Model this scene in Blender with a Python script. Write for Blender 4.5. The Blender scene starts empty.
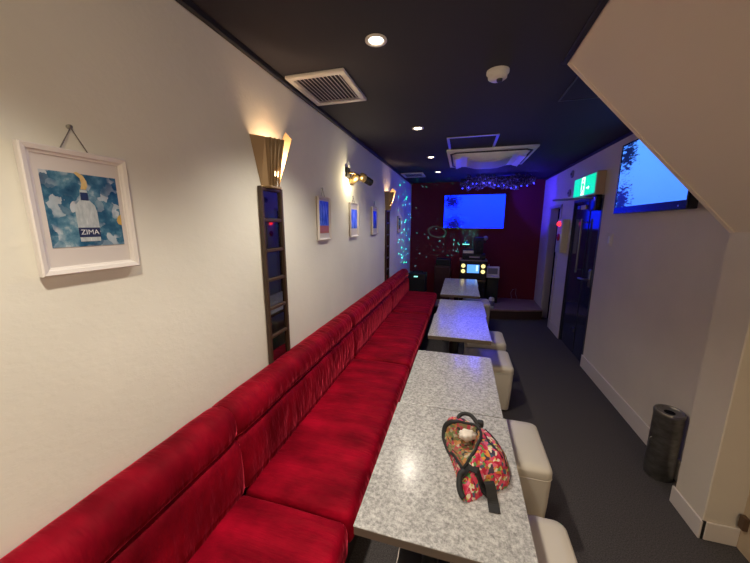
import bpy, bmesh, math, random
from mathutils import Vector, Matrix, noise
random.seed(7)
S = bpy.context.scene
COL = S.collection
PI = math.pi
XL, XR, YB, ZC = -1.0275, 1.3917, 6.34, 2.40     # room: left wall, right wall, far wall, ceiling

# ------------------------------------------------------------------ helpers
class MB:
    def __init__(s): s.bm = bmesh.new()
    def box(s, x0, x1, y0, y1, z0, z1, bev=0.0, seg=2, rot=None, piv=None):
        r = bmesh.ops.create_cube(s.bm, size=1.0)
        vs = r['verts']
        for v in vs:
            v.co = Vector(((x0+x1)/2+v.co.x*(x1-x0), (y0+y1)/2+v.co.y*(y1-y0), (z0+z1)/2+v.co.z*(z1-z0)))
        if bev > 0:
            es = list({e for v in vs for e in v.link_edges})
            rr = bmesh.ops.bevel(s.bm, geom=es, offset=bev, segments=seg, affect='EDGES', profile=0.5)
            vs = list({v for v in rr['verts']} | {v for v in vs if v.is_valid})
        if rot is not None:
            p = Vector(piv) if piv is not None else Vector(((x0+x1)/2, (y0+y1)/2, (z0+z1)/2))
            for v in vs: v.co = rot @ (v.co - p) + p
        return s
    def tube(s, pts, r, n=8, caps=True, closed=False):
        pts = [Vector(p) for p in pts]
        rs = r if isinstance(r, (list, tuple)) else [r]*len(pts)
        rings = []; prev = None
        N = len(pts)
        for i, p in enumerate(pts):
            if closed: t = pts[(i+1) % N] - pts[i-1]
            else: t = pts[min(i+1, N-1)] - pts[max(i-1, 0)]
            t.normalize()
            if prev is None:
                a = Vector((0, 0, 1)) if abs(t.z) < .9 else Vector((1, 0, 0))
                u = t.cross(a).normalized()
            else:
                u = prev - t*prev.dot(t)
                u.normalize()
            prev = u; v = t.cross(u)
            rings.append([s.bm.verts.new(p + (u*math.cos(k*2*PI/n)+v*math.sin(k*2*PI/n))*rs[i]) for k in range(n)])
        for i in range(N if closed else N-1):
            a, b = rings[i], rings[(i+1) % N]
            for k in range(n): s.bm.faces.new((a[k], a[(k+1) % n], b[(k+1) % n], b[k]))
        if caps and not closed:
            s.bm.faces.new(rings[0][::-1]); s.bm.faces.new(rings[-1])
        return s
    def lathe(s, prof, c=(0, 0, 0), n=32, axis='z', cap=True):
        c = Vector(c); rings = []
        for r, h in prof:
            ring = []
            for k in range(n):
                a = 2*PI*k/n
                if axis == 'z': p = Vector((r*math.cos(a), r*math.sin(a), h))
                elif axis == 'x': p = Vector((h, r*math.cos(a), r*math.sin(a)))
                else: p = Vector((r*math.sin(a), h, r*math.cos(a)))
                ring.append(s.bm.verts.new(c+p))
            rings.append(ring)
        for a, b in zip(rings, rings[1:]):
            for k in range(n): s.bm.faces.new((a[k], a[(k+1) % n], b[(k+1) % n], b[k]))
        if cap:
            if prof[0][0] > 1e-5: s.bm.faces.new(rings[0][::-1])
            if prof[-1][0] > 1e-5: s.bm.faces.new(rings[-1])
        return s
    def prism(s, poly, ax, a0, a1):
        """poly of 2D points in the plane across axis ax, extruded a0..a1"""
        def mk(p, a):
            if ax == 'x': return Vector((a, p[0], p[1]))
            if ax == 'y': return Vector((p[0], a, p[1]))
            return Vector((p[0], p[1], a))
        A = [s.bm.verts.new(mk(p, a0)) for p in poly]; B = [s.bm.verts.new(mk(p, a1)) for p in poly]
        n = len(poly)
        s.bm.faces.new(A[::-1]); s.bm.faces.new(B)
        for k in range(n): s.bm.faces.new((A[k], A[(k+1) % n], B[(k+1) % n], B[k]))
        return s
    def face(s, pts):
        s.bm.faces.new([s.bm.verts.new(Vector(p)) for p in pts]); return s
    def grid(s, rows, flip=False):
        V = [[s.bm.verts.new(Vector(p)) for p in row] for row in rows]
        for a, b in zip(V, V[1:]):
            for k in range(len(a)-1):
                f = (a[k], a[k+1], b[k+1], b[k])
                s.bm.faces.new(f[::-1] if flip else f)
        return s
    def build(s, name, m, parent=None, smooth=False, loc=None, recalc=True):
        if recalc: bmesh.ops.recalc_face_normals(s.bm, faces=s.bm.faces)
        me = bpy.data.meshes.new(name); s.bm.to_mesh(me); s.bm.free()
        if smooth == 'auto':
            for p in me.polygons: p.use_smooth = True
            try: me.set_sharp_from_angle(angle=math.radians(38))
            except Exception: pass
        elif smooth:
            for p in me.polygons: p.use_smooth = True
        for mm in (m if isinstance(m, (list, tuple)) else [m]): me.materials.append(mm)
        o = bpy.data.objects.new(name, me); COL.objects.link(o)
        if parent is not None: o.parent = parent
        if loc is not None: o.location = loc
        return o

def tag(o, label, cat, group=None, kind=None):
    o['label'] = label; o['category'] = cat
    if group: o['group'] = group
    if kind: o['kind'] = kind
    return o
def thing(name, label, cat, loc=(0, 0, 0), rz=0, group=None):
    o = bpy.data.objects.new(name, None); COL.objects.link(o); o.empty_display_size = .05
    o.location = loc; o.rotation_euler = (0, 0, rz)
    return tag(o, label, cat, group)
def struct(o):
    o['kind'] = 'structure'; return o
def dup(root, loc, label, rz=None):
    r = root.copy(); COL.objects.link(r); r.location = loc; r['label'] = label
    if rz is not None: r.rotation_euler = (0, 0, rz)
    for ch in list(root.children):
        c = ch.copy(); COL.objects.link(c); c.parent = r
        for g in list(ch.children):
            d = g.copy(); COL.objects.link(d); d.parent = c
    return r

# ------------------------------------------------------------------ materials
def mat(name, col, rough=.5, metal=0, spec=.5, **k):
    m = bpy.data.materials.new(name); m.use_nodes = True
    b = m.node_tree.nodes['Principled BSDF']
    b.inputs['Base Color'].default_value = (*col, 1)
    b.inputs['Roughness'].default_value = rough; b.inputs['Metallic'].default_value = metal
    b.inputs['Specular IOR Level'].default_value = spec
    for kk, v in k.items(): b.inputs[kk.replace('_', ' ')].default_value = v
    return m
def N(m, t, **k):
    n = m.node_tree.nodes.new(t)
    for a, v in k.items(): setattr(n, a, v)
    return n
def L(m, a, b): m.node_tree.links.new(a, b)
def bsdf(m): return m.node_tree.nodes['Principled BSDF']
def coords(m, scale=(1, 1, 1), loc=(0, 0, 0)):
    tc = N(m, 'ShaderNodeTexCoord'); mp = N(m, 'ShaderNodeMapping')
    mp.inputs['Scale'].default_value = scale; mp.inputs['Location'].default_value = loc
    L(m, tc.outputs['Object'], mp.inputs['Vector']); return mp.outputs['Vector']
def ramp(m, fac, stops, interp='LINEAR'):
    r = N(m, 'ShaderNodeValToRGB'); r.color_ramp.interpolation = interp
    e = r.color_ramp.elements
    while len(e) < len(stops): e.new(.5)
    for i, (p, c) in enumerate(stops):
        e[i].position = p; e[i].color = (*c, 1) if len(c) == 3 else c
    L(m, fac, r.inputs['Fac']); return r.outputs['Color']
def noise_tex(m, vec, scale, detail=3, rough=.55):
    n = N(m, 'ShaderNodeTexNoise'); n.inputs['Scale'].default_value = scale
    n.inputs['Detail'].default_value = detail; n.inputs['Roughness'].default_value = rough
    L(m, vec, n.inputs['Vector']); return n.outputs['Fac']
def bump(m, fac, strength=.3, dist=.01):
    b = N(m, 'ShaderNodeBump'); b.inputs['Strength'].default_value = strength; b.inputs['Distance'].default_value = dist
    L(m, fac, b.inputs['Height']); L(m, b.outputs['Normal'], bsdf(m).inputs['Normal']); return b
def emit(name, col, strength):
    m = bpy.data.materials.new(name); m.use_nodes = True; nt = m.node_tree
    b = nt.nodes['Principled BSDF']; b.inputs['Base Color'].default_value = (*[c*.3 for c in col], 1)
    b.inputs['Emission Color'].default_value = (*col, 1); b.inputs['Emission Strength'].default_value = strength
    return m

M = {}
def plaster(name, col):
    m = mat(name, col, .75, spec=.25)
    v = coords(m); a = noise_tex(m, v, 2.2, 4)
    c = ramp(m, a, [(.3, tuple(x*.95 for x in col)), (.7, tuple(min(1, x*1.03) for x in col))])
    L(m, c, bsdf(m).inputs['Base Color'])
    v2 = coords(m, (1, 1, 1.5)); n2 = noise_tex(m, v2, 17, 5, .6)
    st = ramp(m, n2, [(.42, (0, 0, 0)), (.62, (1, 1, 1))])
    bump(m, st, .10, .004); return m
M['cream'] = plaster('cream_plaster', (.80, .79, .695))
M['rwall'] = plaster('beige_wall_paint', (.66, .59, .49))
M['soffit'] = mat('soffit_paint', (.76, .655, .53), .7, spec=.2)
v = coords(M['soffit']); bump(M['soffit'], noise_tex(M['soffit'], v, 220, 2), .12, .002)
M['redwall'] = mat('dark_red_wall', (.15, .012, .021), .7, spec=.2)
bump(M['redwall'], noise_tex(M['redwall'], coords(M['redwall']), 20, 4), .15, .004)
M['ceil'] = mat('navy_black_ceiling', (.046, .045, .056), .75, spec=.15)
bump(M['ceil'], noise_tex(M['ceil'], coords(M['ceil']), 160, 2), .2, .002)
M['ceiltrim'] = mat('black_ceiling_trim', (.018, .017, .018), .5)
M['base'] = mat('cream_baseboard_vinyl', (.66, .59, .53), .45)
M['carpet'] = mat('charcoal_carpet', (.03, .029, .032), .95, spec=.1)
v = coords(M['carpet']); n1 = noise_tex(M['carpet'], v, 170, 4, .8)
c = ramp(M['carpet'], n1, [(.33, (.030, .027, .027)), (.67, (.118, .107, .106))]); L(M['carpet'], c, bsdf(M['carpet']).inputs['Base Color'])
bump(M['carpet'], n1, .6, .006)
M['tan'] = mat('tan_door_panel', (.52, .40, .27), .5)
M['black'] = mat('unlit_void_black', (.006, .006, .007), .9, spec=.1)  # near-black colour stands in for the darkness inside unlit openings
M['casing'] = mat('grey_brown_casing', (.50, .45, .41), .5)
M['brownblk'] = mat('brown_wood_block', (.10, .055, .03), .5)
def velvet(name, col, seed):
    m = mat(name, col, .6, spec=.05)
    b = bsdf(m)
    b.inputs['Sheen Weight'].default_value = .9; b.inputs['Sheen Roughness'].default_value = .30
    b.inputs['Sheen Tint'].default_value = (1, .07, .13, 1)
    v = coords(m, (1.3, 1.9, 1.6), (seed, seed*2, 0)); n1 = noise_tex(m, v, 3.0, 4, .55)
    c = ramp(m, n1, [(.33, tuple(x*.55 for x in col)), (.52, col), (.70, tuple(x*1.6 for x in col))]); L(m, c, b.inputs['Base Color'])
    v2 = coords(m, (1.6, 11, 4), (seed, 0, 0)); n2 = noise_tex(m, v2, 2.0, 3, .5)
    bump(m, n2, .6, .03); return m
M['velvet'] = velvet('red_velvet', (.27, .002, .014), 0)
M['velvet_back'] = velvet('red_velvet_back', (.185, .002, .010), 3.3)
M['plinth'] = mat('dark_plinth', (.02, .012, .012), .7)
# table laminate
m = M['lam'] = mat('mottled_grey_laminate', (.45, .44, .42), .3, spec=.6, Coat_Weight=.22, Coat_Roughness=.13)
v = coords(m); a = noise_tex(m, v, 85, 5, .72); b_ = noise_tex(m, coords(m, (1, 1, 1), (4, 2, 0)), 14, 3)
c = ramp(m, a, [(.34, (.23, .228, .225)), (.5, (.42, .415, .405)), (.64, (.62, .615, .60))])
mx = N(m, 'ShaderNodeMixRGB', blend_type='MULTIPLY'); mx.inputs['Fac'].default_value = .5
L(m, c, mx.inputs['Color1']); L(m, ramp(m, b_, [(.3, (.8, .8, .8)), (.7, (1, 1, 1))]), mx.inputs['Color2']); L(m, mx.outputs['Color'], bsdf(m).inputs['Base Color'])
rr = ramp(m, noise_tex(m, coords(m, (6, 1.5, 1)), 6, 3), [(.3, (.15,)*3), (.7, (.25,)*3)]); L(m, rr, bsdf(m).inputs['Roughness'])
bump(m, a, .06, .002)
M['edge'] = mat('brown_edge_band', (.12, .095, .075), .45)
M['iron'] = mat('black_iron', (.015, .015, .016), .4, metal=.3)
M['rim'] = mat('worn_rim', (.35, .30, .27), .35, metal=.7)
m = M['leather'] = mat('cream_leatherette', (.62, .57, .48), .33)
bump(m, noise_tex(m, coords(m), 140, 3), .12, .002)
M['foot'] = mat('black_rubber', (.01, .01, .01), .6)
M['white'] = mat('white_plastic', (.72, .70, .66), .4)
M['whiteframe'] = mat('white_picture_frame', (.78, .74, .70), .4)
M['matboard'] = mat('pale_mat_board', (.66, .61, .58), .7)
M['frameside'] = mat('frame_back_edge', (.25, .18, .12), .6)
M['wire'] = mat('hanging_wire', (.16, .14, .12), .4, metal=.8)
M['steel'] = mat('steel', (.45, .44, .42), .3, metal=1)
M['brass'] = mat('antique_brass', (.42, .29, .13), .32, metal=.85)
M['bronze'] = mat('bronze_pleats', (.36, .25, .135), .45, metal=.3)
M['wing'] = mat('pale_shell_wing', (.50, .34, .19), .45, spec=.4)
M['woodframe'] = mat('dark_walnut', (.055, .03, .016), .4)
M['mirror'] = mat('mirror_glass', (.25, .255, .27), .03, metal=1)
M['blackgloss'] = mat('gloss_black_plastic', (.012, .012, .014), .22)
M['blackmatt'] = mat('matt_black', (.006, .006, .0065), .6)
M['grille'] = mat('speaker_grille', (.009, .009, .01), .8)
m = M['steelbin'] = mat('worn_dark_steel', (.27, .265, .25), .36, metal=.9)
c = ramp(m, noise_tex(m, coords(m, (1, 1, 3)), 8, 5, .65), [(.3, (.17, .165, .155)), (.7, (.36, .35, .33))]); L(m, c, bsdf(m).inputs['Base Color'])
m = M['navydoor'] = mat('navy_door_paint', (.030, .036, .075), .09, spec=.7)
M['lampglow'] = emit('downlight_glow', (1, .86, .66), 16)
M['bulb'] = emit('warm_bulb', (1, .72, .38), 8)
M['blueled'] = emit('blue_led', (.04, .05, 1), 5)
M['knobglow'] = emit('knob_glow', (1, .84, .32), 1.15)
M['redlamp'] = emit('red_lamp', (1, .02, .03), 3.0)
M['red'] = mat('red_plastic', (.40, .012, .012), .4)
M['greenled'] = emit('green_led', (.3, 1, .85), 1.5)
M['stagetop'] = mat('stage_boards', (.33, .21, .19), .4)
m = M['stagetop']; wv = noise_tex(m, coords(m, (1.2, 22, 1)), 3, 4)
L(m, ramp(m, wv, [(.3, (.24, .15, .135)), (.7, (.38, .25, .22))]), bsdf(m).inputs['Base Color'])
M['riser'] = mat('stage_riser', (.055, .028, .028), .5)
M['cabinet'] = mat('dark_red_cabinet', (.035, .005, .008), .5)
M['exitgreen'] = emit('exit_green', (.0, .62, .28), 1.1)
M['exitwhite'] = emit('exit_white', (.85, 1, .93), 1.25)
M['exitbox'] = mat('exit_sign_housing', (.55, .42, .30), .5)
M['yellow'] = mat('yellow_plate', (.62, .50, .10), .5)
M['bluepl'] = mat('blue_plate', (.03, .05, .35), .4)
M['acwhite'] = mat('ac_white', (.80, .79, .78), .4)
M['acdark'] = mat('ac_slot_dark', (.03, .03, .035), .6)
M['alu'] = mat('aluminium_trim', (.62, .63, .68), .35, metal=.6)

def screen(name, top, bot, w, h, spots, strength, seed):
    """sky picture with dark twigs; object coordinates: u along local X (0..w), v along local Z (0..h)"""
    m = bpy.data.materials.new(name); m.use_nodes = True
    b = bsdf(m); b.inputs['Base Color'].default_value = (.006, .006, .007, 1); b.inputs['Roughness'].default_value = .35; b.inputs['Specular IOR Level'].default_value = .2
    tc = N(m, 'ShaderNodeTexCoord'); sx = N(m, 'ShaderNodeSeparateXYZ'); L(m, tc.outputs['Object'], sx.inputs[0])
    dv = N(m, 'ShaderNodeMath', operation='DIVIDE'); dv.inputs[1].default_value = h; L(m, sx.outputs['Z'], dv.inputs[0])
    cl = noise_tex(m, coords(m, (1.0, 1, 2.2), (seed, 0, seed)), 2.2, 4)
    ad = N(m, 'ShaderNodeMath', operation='MULTIPLY_ADD'); ad.inputs[1].default_value = .55; L(m, cl, ad.inputs[0])
    L(m, dv.outputs[0], ad.inputs[2])
    sky = ramp(m, ad.outputs[0], [(.2, bot), (1.0, top), ])
    # twig mask
    mask = None
    for (cx, cz, r) in spots:
        d = N(m, 'ShaderNodeVectorMath', operation='DISTANCE'); L(m, tc.outputs['Object'], d.inputs[0]); d.inputs[1].default_value = (cx, 0, cz)
        mr = N(m, 'ShaderNodeMapRange'); mr.inputs['From Min'].default_value = 0; mr.inputs['From Max'].default_value = r
        mr.inputs['To Min'].default_value = 1; mr.inputs['To Max'].default_value = 0; L(m, d.outputs['Value'], mr.inputs['Value'])
        if mask is None: mask = mr.outputs[0]
        else:
            mm = N(m, 'ShaderNodeMath', operation='MAXIMUM'); L(m, mask, mm.inputs[0]); L(m, mr.outputs[0], mm.inputs[1]); mask = mm.outputs[0]
    mp = N(m, 'ShaderNodeMapping'); mp.inputs['Rotation'].default_value = (0, .75, 0); mp.inputs['Scale'].default_value = (15, 1, 62)
    L(m, tc.outputs['Object'], mp.inputs['Vector'])
    tw = noise_tex(m, mp.outputs['Vector'], 1.0, 4, .7)
    ml = N(m, 'ShaderNodeMath', operation='MULTIPLY_ADD'); L(m, mask, ml.inputs[0]); ml.inputs[1].default_value = .36; L(m, tw, ml.inputs[2])
    fac = ramp(m, ml.outputs[0], [(.66, (1, 1, 1)), (.72, (.03, .03, .05))])
    mx = N(m, 'ShaderNodeMixRGB', blend_type='MULTIPLY'); mx.inputs['Fac'].default_value = 1
    L(m, sky, mx.inputs['Color1']); L(m, fac, mx.inputs['Color2'])
    L(m, mx.outputs['Color'], b.inputs['Emission Color']); b.inputs['Emission Strength'].default_value = strength
    return m

# ------------------------------------------------------------------ the room
YS = -2.4
struct(MB().box(XL-.1, 2.1, YS-.1, YB+.1, -.1, 0).build('floor', M['carpet']))
struct(MB().box(XL-.1, 2.1, YS-.1, YB+.1, ZC, ZC+.1).build('ceiling', M['ceil']))
struct(MB().box(XL-.1, XL, YS-.1, YB+.1, 0, ZC).build('wall_left', M['cream']))
struct(MB().box(XL, XR+.1, YB, YB+.1, 0, ZC).build('wall_far', M['redwall']))
struct(MB().box(XL, 2.1, YS-.1, YS, 0, ZC).build('wall_near', M['cream']))
PX, PY0, PY1 = 1.262, 1.722, 1.935
D0, D1, DT = 3.80, 4.665, 1.885           # door
O0, O1, OT = 5.215, 5.75, 1.855           # dark doorway
w = MB()
w.box(XR, XR+.1, PY1, D0, 0, ZC); w.box(XR, XR+.1, D0, D1, DT, ZC); w.box(XR, XR+.1, D1, O0, 0, ZC)
w.box(XR, XR+.1, O0, O1, OT, ZC); w.box(XR, XR+.1, O1, YB, 0, ZC)
struct(w.build('wall_right', M['rwall']))
struct(MB().box(PX, XR+.1, PY0, PY1, 0, ZC, .004, 1).build('wall_pier', M['rwall']))
struct(MB().box(1.41, 1.51, YS, PY0, 0, ZC).build('wall_entry', M['tan']))
# passage behind the doorway, its darkness put into the black wall colour
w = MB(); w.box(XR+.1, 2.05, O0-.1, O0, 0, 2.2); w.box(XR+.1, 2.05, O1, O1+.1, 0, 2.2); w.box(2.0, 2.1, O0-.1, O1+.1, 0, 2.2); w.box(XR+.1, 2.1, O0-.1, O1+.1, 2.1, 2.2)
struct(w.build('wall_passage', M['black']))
# stair soffit: wedge under the flight of stairs
sz = lambda x: 2.40 - 1.06*(x-.468)
struct(MB().prism([(.468, ZC+.05), (.468, ZC), (1.41, sz(1.41)), (1.6, sz(1.41)), (1.6, ZC+.05)], 'y', .55, PY1-.03).build('ceiling_soffit', M['soffit']))
w = MB()
w.prism([(.466, ZC+.01), (.466, ZC-.002), (PX, sz(PX)-.004), (PX, sz(PX)+.03), (.49, ZC+.01)], 'y', PY1-.03, PY1)
struct(w.build('trim_soffit', M['soffit']))
struct(MB().box(.440, .468, .55, PY1-.01, ZC-.010, ZC, .003, 1).build('trim_soffit_edge', M['ceiltrim']))
struct(MB().box(XL, XL+.022, YS, YB, ZC-.03, ZC, .004, 1).build('trim_left', M['ceiltrim']))
struct(MB().box(XR-.02, XR, PY1, YB, ZC-.028, ZC, .004, 1).build('trim_right', M['ceiltrim']))
# baseboards
def basebd(b, x0, x1, y0, y1, h=.14): b.box(x0, x1, y0, y1, 0, h, .004, 2)
w = MB(); basebd(w, XR-.012, XR, PY1, D0-.005); basebd(w, XR-.012, XR, D1+.005, O0-.06)
struct(w.build('baseboard_right', M['base']))
w = MB(); basebd(w, PX-.010, PX, PY0-.008, PY1+.01, .105); basebd(w, PX+.012, 1.41, PY0-.010, PY0, .105)
struct(w.build('baseboard_pier', M['base']))
struct(MB().box(PX-.004, PX+.012, PY0-.006, PY0, 0, .105).build('trim_pier_gap', M['blackmatt']))
# doorway casing
w = MB(); w.box(XR-.014, XR+.1, O1-.02, O1+.06, 0, OT+.02, .003, 1); w.box(XR-.014, XR+.1, O0-.05, O0+.005, 0, OT+.02, .003, 1); w.box(XR-.014, XR+.1, O0-.05, O1+.06, OT-.01, OT+.035, .003, 1)
struct(w.build('trim_doorway', M['casing']))
# navy door
door = struct(MB().box(XR+.018, XR+.06, D0+.012, D1-.012, .004, DT-.012, .003, 1).build('door_1', M['navydoor']))
MB().box(XR+.012, XR+.018, D0+.345, D0+.352, .02, DT-.02).build('leaf_gap', M['blackmatt'], door)
b = MB(); b.tube([(XR-.035, D0+.42, 1.02), (XR-.035, D0+.42, 1.66)], .011, 10)
for z in (1.06, 1.62): b.tube([(XR-.035, D0+.42, z), (XR+.02, D0+.42, z)], .008, 8)
b.build('pull_bar', mat('dull_steel', (.18, .18, .20), .35, metal=.9), door, 'auto')
b = MB(); b.box(XR+.008, XR+.019, D0+.10, D0+.15, .90, 1.10, .003, 2)
b.tube([(XR+.012, D0+.125, .985), (XR-.04, D0+.125, .985), (XR-.05, D0+.145, .983), (XR-.05, D0+.27, .975)], .011, 10)
b.build('lever_handle', M['steel'], door, 'auto')
MB().lathe([(.022, 0), (.022, -.016), (.014, -.02)], (XR+.018, D0+.125, 1.07), 20, 'x').build('lock_cylinder', M['steel'], door, 'auto')
MB().box(XR+.006, XR+.019, D0+.39, D0+.43, .27, .32, .003, 1).build('floor_bolt', M['steel'], door)
w = MB(); w.box(XR-.004, XR+.07, D0-.02, D0+.012, 0, DT, .002, 1); w.box(XR-.004, XR+.07, D1-.012, D1+.01, 0, DT, .002, 1); w.box(XR-.004, XR+.07, D0-.02, D1+.01, DT-.014, DT+.014, .002, 1)
w.build('door_frame', mat('navy_frame', (.02, .022, .035), .35), door)
t = MB().box(XR-.004, XR+.014, D0+.45, D0+.60, DT-.11, DT-.06, .002, 1).build('door_plate', M['yellow'], door)
MB().box(XR-.004, XR+.014, D0+.63, D0+.72, DT-.10, DT-.06, .002, 1).build('door_plate', M['bluepl'], door)

# door closer with projecting arm
t = thing('door_closer', 'metal door closer with a long thin arm above the navy door', 'door closer', (XR, D0+.1, DT+.02))
MB().box(-.055, -.001, -.07, .12, -.16, .0, .006, 2).build('closer_body', M['blackgloss'], t, 'auto')
b = MB(); b.tube([(-.03, 0.0, -.022), (-.16, .25, -.02), (-.31, .54, -.012)], [.013, .012, .010], 8); b.build('closer_arm', M['steel'], t, 'auto')

# ------------------------------------------------------------------ stage
arc = [(XL, 5.60)]
for k in range(25):
    x = XL + .02 + (XR-XL-.03)*k/24
    arc.append((x, 5.405 + .20*((x-.30)/1.05)**2*(1 if x > .3 else .15)))
arc += [(XR-.002, YB), (XL, YB)]
arc = [(XL+.002, arc[1][1])] + arc[1:-1] + [(XL+.002, YB-.001)]
arc[-2] = (XR-.002, YB-.001)
st = struct(MB().prism(arc, 'z', 0, .145).build('floor_stage', M['riser']))
lip = [(x, y-.025) if i < len(arc)-2 else (x, y) for i, (x, y) in enumerate(arc)]
MB().prism(lip, 'z', .145, .17).build('stage_top', M['stagetop'], st)
ZS = .17

# ------------------------------------------------------------------ banquette (four sofa sections along the left wall)
def superbox(bm, x0, x1, y0, y1, z0, z1, r, nx, ny, bulge, amp=0., seed=0., shape=None):
    """cushion: rounded box with crowned top and slightly drawn-in ends"""
    cx, cy = (x0+x1)/2, (y0+y1)/2
    nz = 6
    def pt(u, v_, w_):
        p = Vector((x0+(x1-x0)*u, y0+(y1-y0)*v_, z0+(z1-z0)*w_))
        q = Vector((min(max(p.x, x0+r), x1-r), min(max(p.y, y0+r), y1-r), min(max(p.z, z0+r), z1-r)))
        d = p-q
        if d.length > 1e-7: p = q + d.normalized()*r
        eu = 1-(2*u-1)**4; ev = 1-abs(2*v_-1)**6
        k = max(0, (w_-.0))
        p.z += bulge*eu*ev*k
        if shape: p = shape(p, u, v_, w_)
        if amp:
            nn = noise.noise(Vector((p.x*3+seed, p.y*9, p.z*3)))
            p += Vector((.5*nn*amp, 0, nn*amp))
        return p
    def sp(n):      # denser near the ends
        return [.5-.5*math.cos(PI*i/n)*(1) if True else i/n for i in range(n+1)]
    us, vs, ws = sp(nx), sp(ny), sp(nz)
    cache = {}
    def V(i, j, k):
        if (i, j, k) not in cache: cache[(i, j, k)] = bm.verts.new(pt(us[i], vs[j], ws[k]))
        return cache[(i, j, k)]
    for i in range(nx):
        for j in range(ny):
            bm.faces.new((V(i, j, nz), V(i+1, j, nz), V(i+1, j+1, nz), V(i, j+1, nz)))
            bm.faces.new((V(i, j, 0), V(i, j+1, 0), V(i+1, j+1, 0), V(i+1, j, 0)))
    for j in range(ny):
        for k in range(nz):
            bm.faces.new((V(nx, j, k), V(nx, j+1, k), V(nx, j+1, k+1), V(nx, j, k+1)))
            bm.faces.new((V(0, j, k), V(0, j, k+1), V(0, j+1, k+1), V(0, j+1, k)))
    for i in range(nx):
        for k in range(nz):
            bm.faces.new((V(i, 0, k), V(i+1, 0, k), V(i+1, 0, k+1), V(i, 0, k+1)))
            bm.faces.new((V(i, ny, k), V(i, ny, k+1), V(i+1, ny, k+1), V(i+1, ny, k)))
def sweep_back(bm, prof, y0, y1, ny, pinch, seed):
    """closed profile of (d from wall, z) swept along y, pinched and rounded at both ends"""
    rows = []
    cd = sum(p[0] for p in prof)/len(prof); cz = sum(p[1] for p in prof)/len(prof)
    for j in range(ny+1):
        t = .5-.5*math.cos(PI*j/ny); y = y0+(y1-y0)*t
        e = min(t, 1-t)*(y1-y0)
        k = 1 - pinch*max(0, 1-e/.05)**2
        row = []
        for d, z in prof:
            dd = d if d < .004 else cd+(d-cd)*k
            zz = cz+(z-cz)*(1-.35*(1-k))
            nn = noise.noise(Vector((d*6+seed, y*10, z*5)))*.004*k
            row.append(bm.verts.new(Vector((XL+.002+dd+(nn if d > .02 else 0), y, zz+nn*.6))))
        rows.append(row)
    n = len(prof)
    for a, b in zip(rows, rows[1:]):
        for k in range(n): bm.faces.new((a[k], a[(k+1) % n], b[(k+1) % n], b[k]))
    bm.faces.new(rows[0]); bm.faces.new(rows[-1][::-1])
roll = [(0, .66), (.0, .80), (.02, .812), (.05, .818), (.085, .813), (.113, .798), (.132, .772), (.141, .74), (.142, .71), (.137, .685), (.122, .668), (.09, .66)]
lower = [(0, .40), (0, .668), (.08, .672), (.115, .668), (.136, .655), (.147, .63), (.153, .58), (.156, .52), (.156, .46), (.152, .41), (.14, .40)]
secs = [(-.49, .982, 'red velvet wall sofa section nearest, running off the lower left corner of the picture'),
        (.982, 2.44, 'red velvet wall sofa section beside the table with the flowered bag'),
        (2.44, 3.985, 'red velvet wall sofa section under the row of small framed pictures'),
        (3.985, 5.385, 'red velvet wall sofa section at the far end next to the black speaker')]
for i, (y0, y1, lab) in enumerate(secs):
    t = thing('wall_sofa', lab, 'sofa', (0, 0, 0), 0, 'red velvet banquette along the left wall')
    t.location = (XL+.3, (y0+y1)/2, 0)
    off = Vector(t.location)
    def fin(mb, name, m_, sm=True):
        for v_ in mb.bm.verts: v_.co -= off
        return mb.build(name, m_, t, sm)
    b = MB(); b.box(XL+.003, -.44, y0+.004, y1-.004, 0, .25); fin(b, 'plinth', M['plinth'], False)
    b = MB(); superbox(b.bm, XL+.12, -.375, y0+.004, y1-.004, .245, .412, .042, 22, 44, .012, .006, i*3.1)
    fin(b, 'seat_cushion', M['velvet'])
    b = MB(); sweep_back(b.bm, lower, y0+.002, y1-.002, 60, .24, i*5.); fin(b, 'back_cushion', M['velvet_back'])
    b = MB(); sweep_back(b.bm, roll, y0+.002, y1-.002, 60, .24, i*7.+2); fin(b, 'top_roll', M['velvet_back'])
# ------------------------------------------------------------------ tables
TH = .70
def make_table(w, l):
    t = thing('cafe_table', '', 'table', (0, 0, 0), 0, 'grey laminate tables along the sofa')
    MB().box(-w/2, w/2, -l/2, l/2, TH-.004, TH, .0015, 1).build('tabletop', M['lam'], t)
    MB().box(-w/2+.001, w/2-.001, -l/2+.001, l/2-.001, TH-.034, TH-.0045, .002, 1).build('edge_band', M['edge'], t)
    b = MB(); b.box(-.2, .1, -.2, .2, TH-.046, TH-.0345, .002, 1); b.build('mounting_plate', M['iron'], t)
    MB().tube([(-.045, 0, .03), (-.045, 0, TH-.046)], .034, 20).build('pedestal', M['iron'], t, 'auto')
    b = MB(); b.box(-.205, .045, -.205, .205, .002, .02, .006, 2); b.lathe([(.075, .02), (.05, .04), (.034, .065)], (-.045, 0, 0), 24)
    b.build('base_plate', M['iron'], t, 'auto')
    b = MB(); c_ = [(-.203, -.203, .021), (.043, -.203, .021), (.043, .203, .021), (-.203, .203, .021)]
    b.tube(c_, .0035, 6, closed=True); b.build('base_rim', M['rim'], t)
    return t
tabs = [(-.270, .243, .722, 1.402, 'grey laminate table with the flowered bag lying on it'),
        (-.262, .230, 1.407, 2.090, 'empty grey laminate table butted against the one with the bag'),
        (-.229, .264, 2.412, 3.072, 'grey laminate table shining blue in the screen light, near half of the middle pair'),
        (-.216, .275, 3.077, 3.70, 'grey laminate table forming the far half of the middle pair'),
        (-.236, .258, 3.975, 4.650, 'near half of the farthest table pair, in front of the karaoke cabinet'),
        (-.240, .268, 4.655, 5.235, 'farthest grey table, reflecting the yellow lights of the karaoke cabinet')]
for (x0, x1, y0, y1, lab) in tabs:
    t = make_table(x1-x0, y1-y0); t.location = ((x0+x1)/2, (y0+y1)/2, 0); t['label'] = lab
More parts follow.
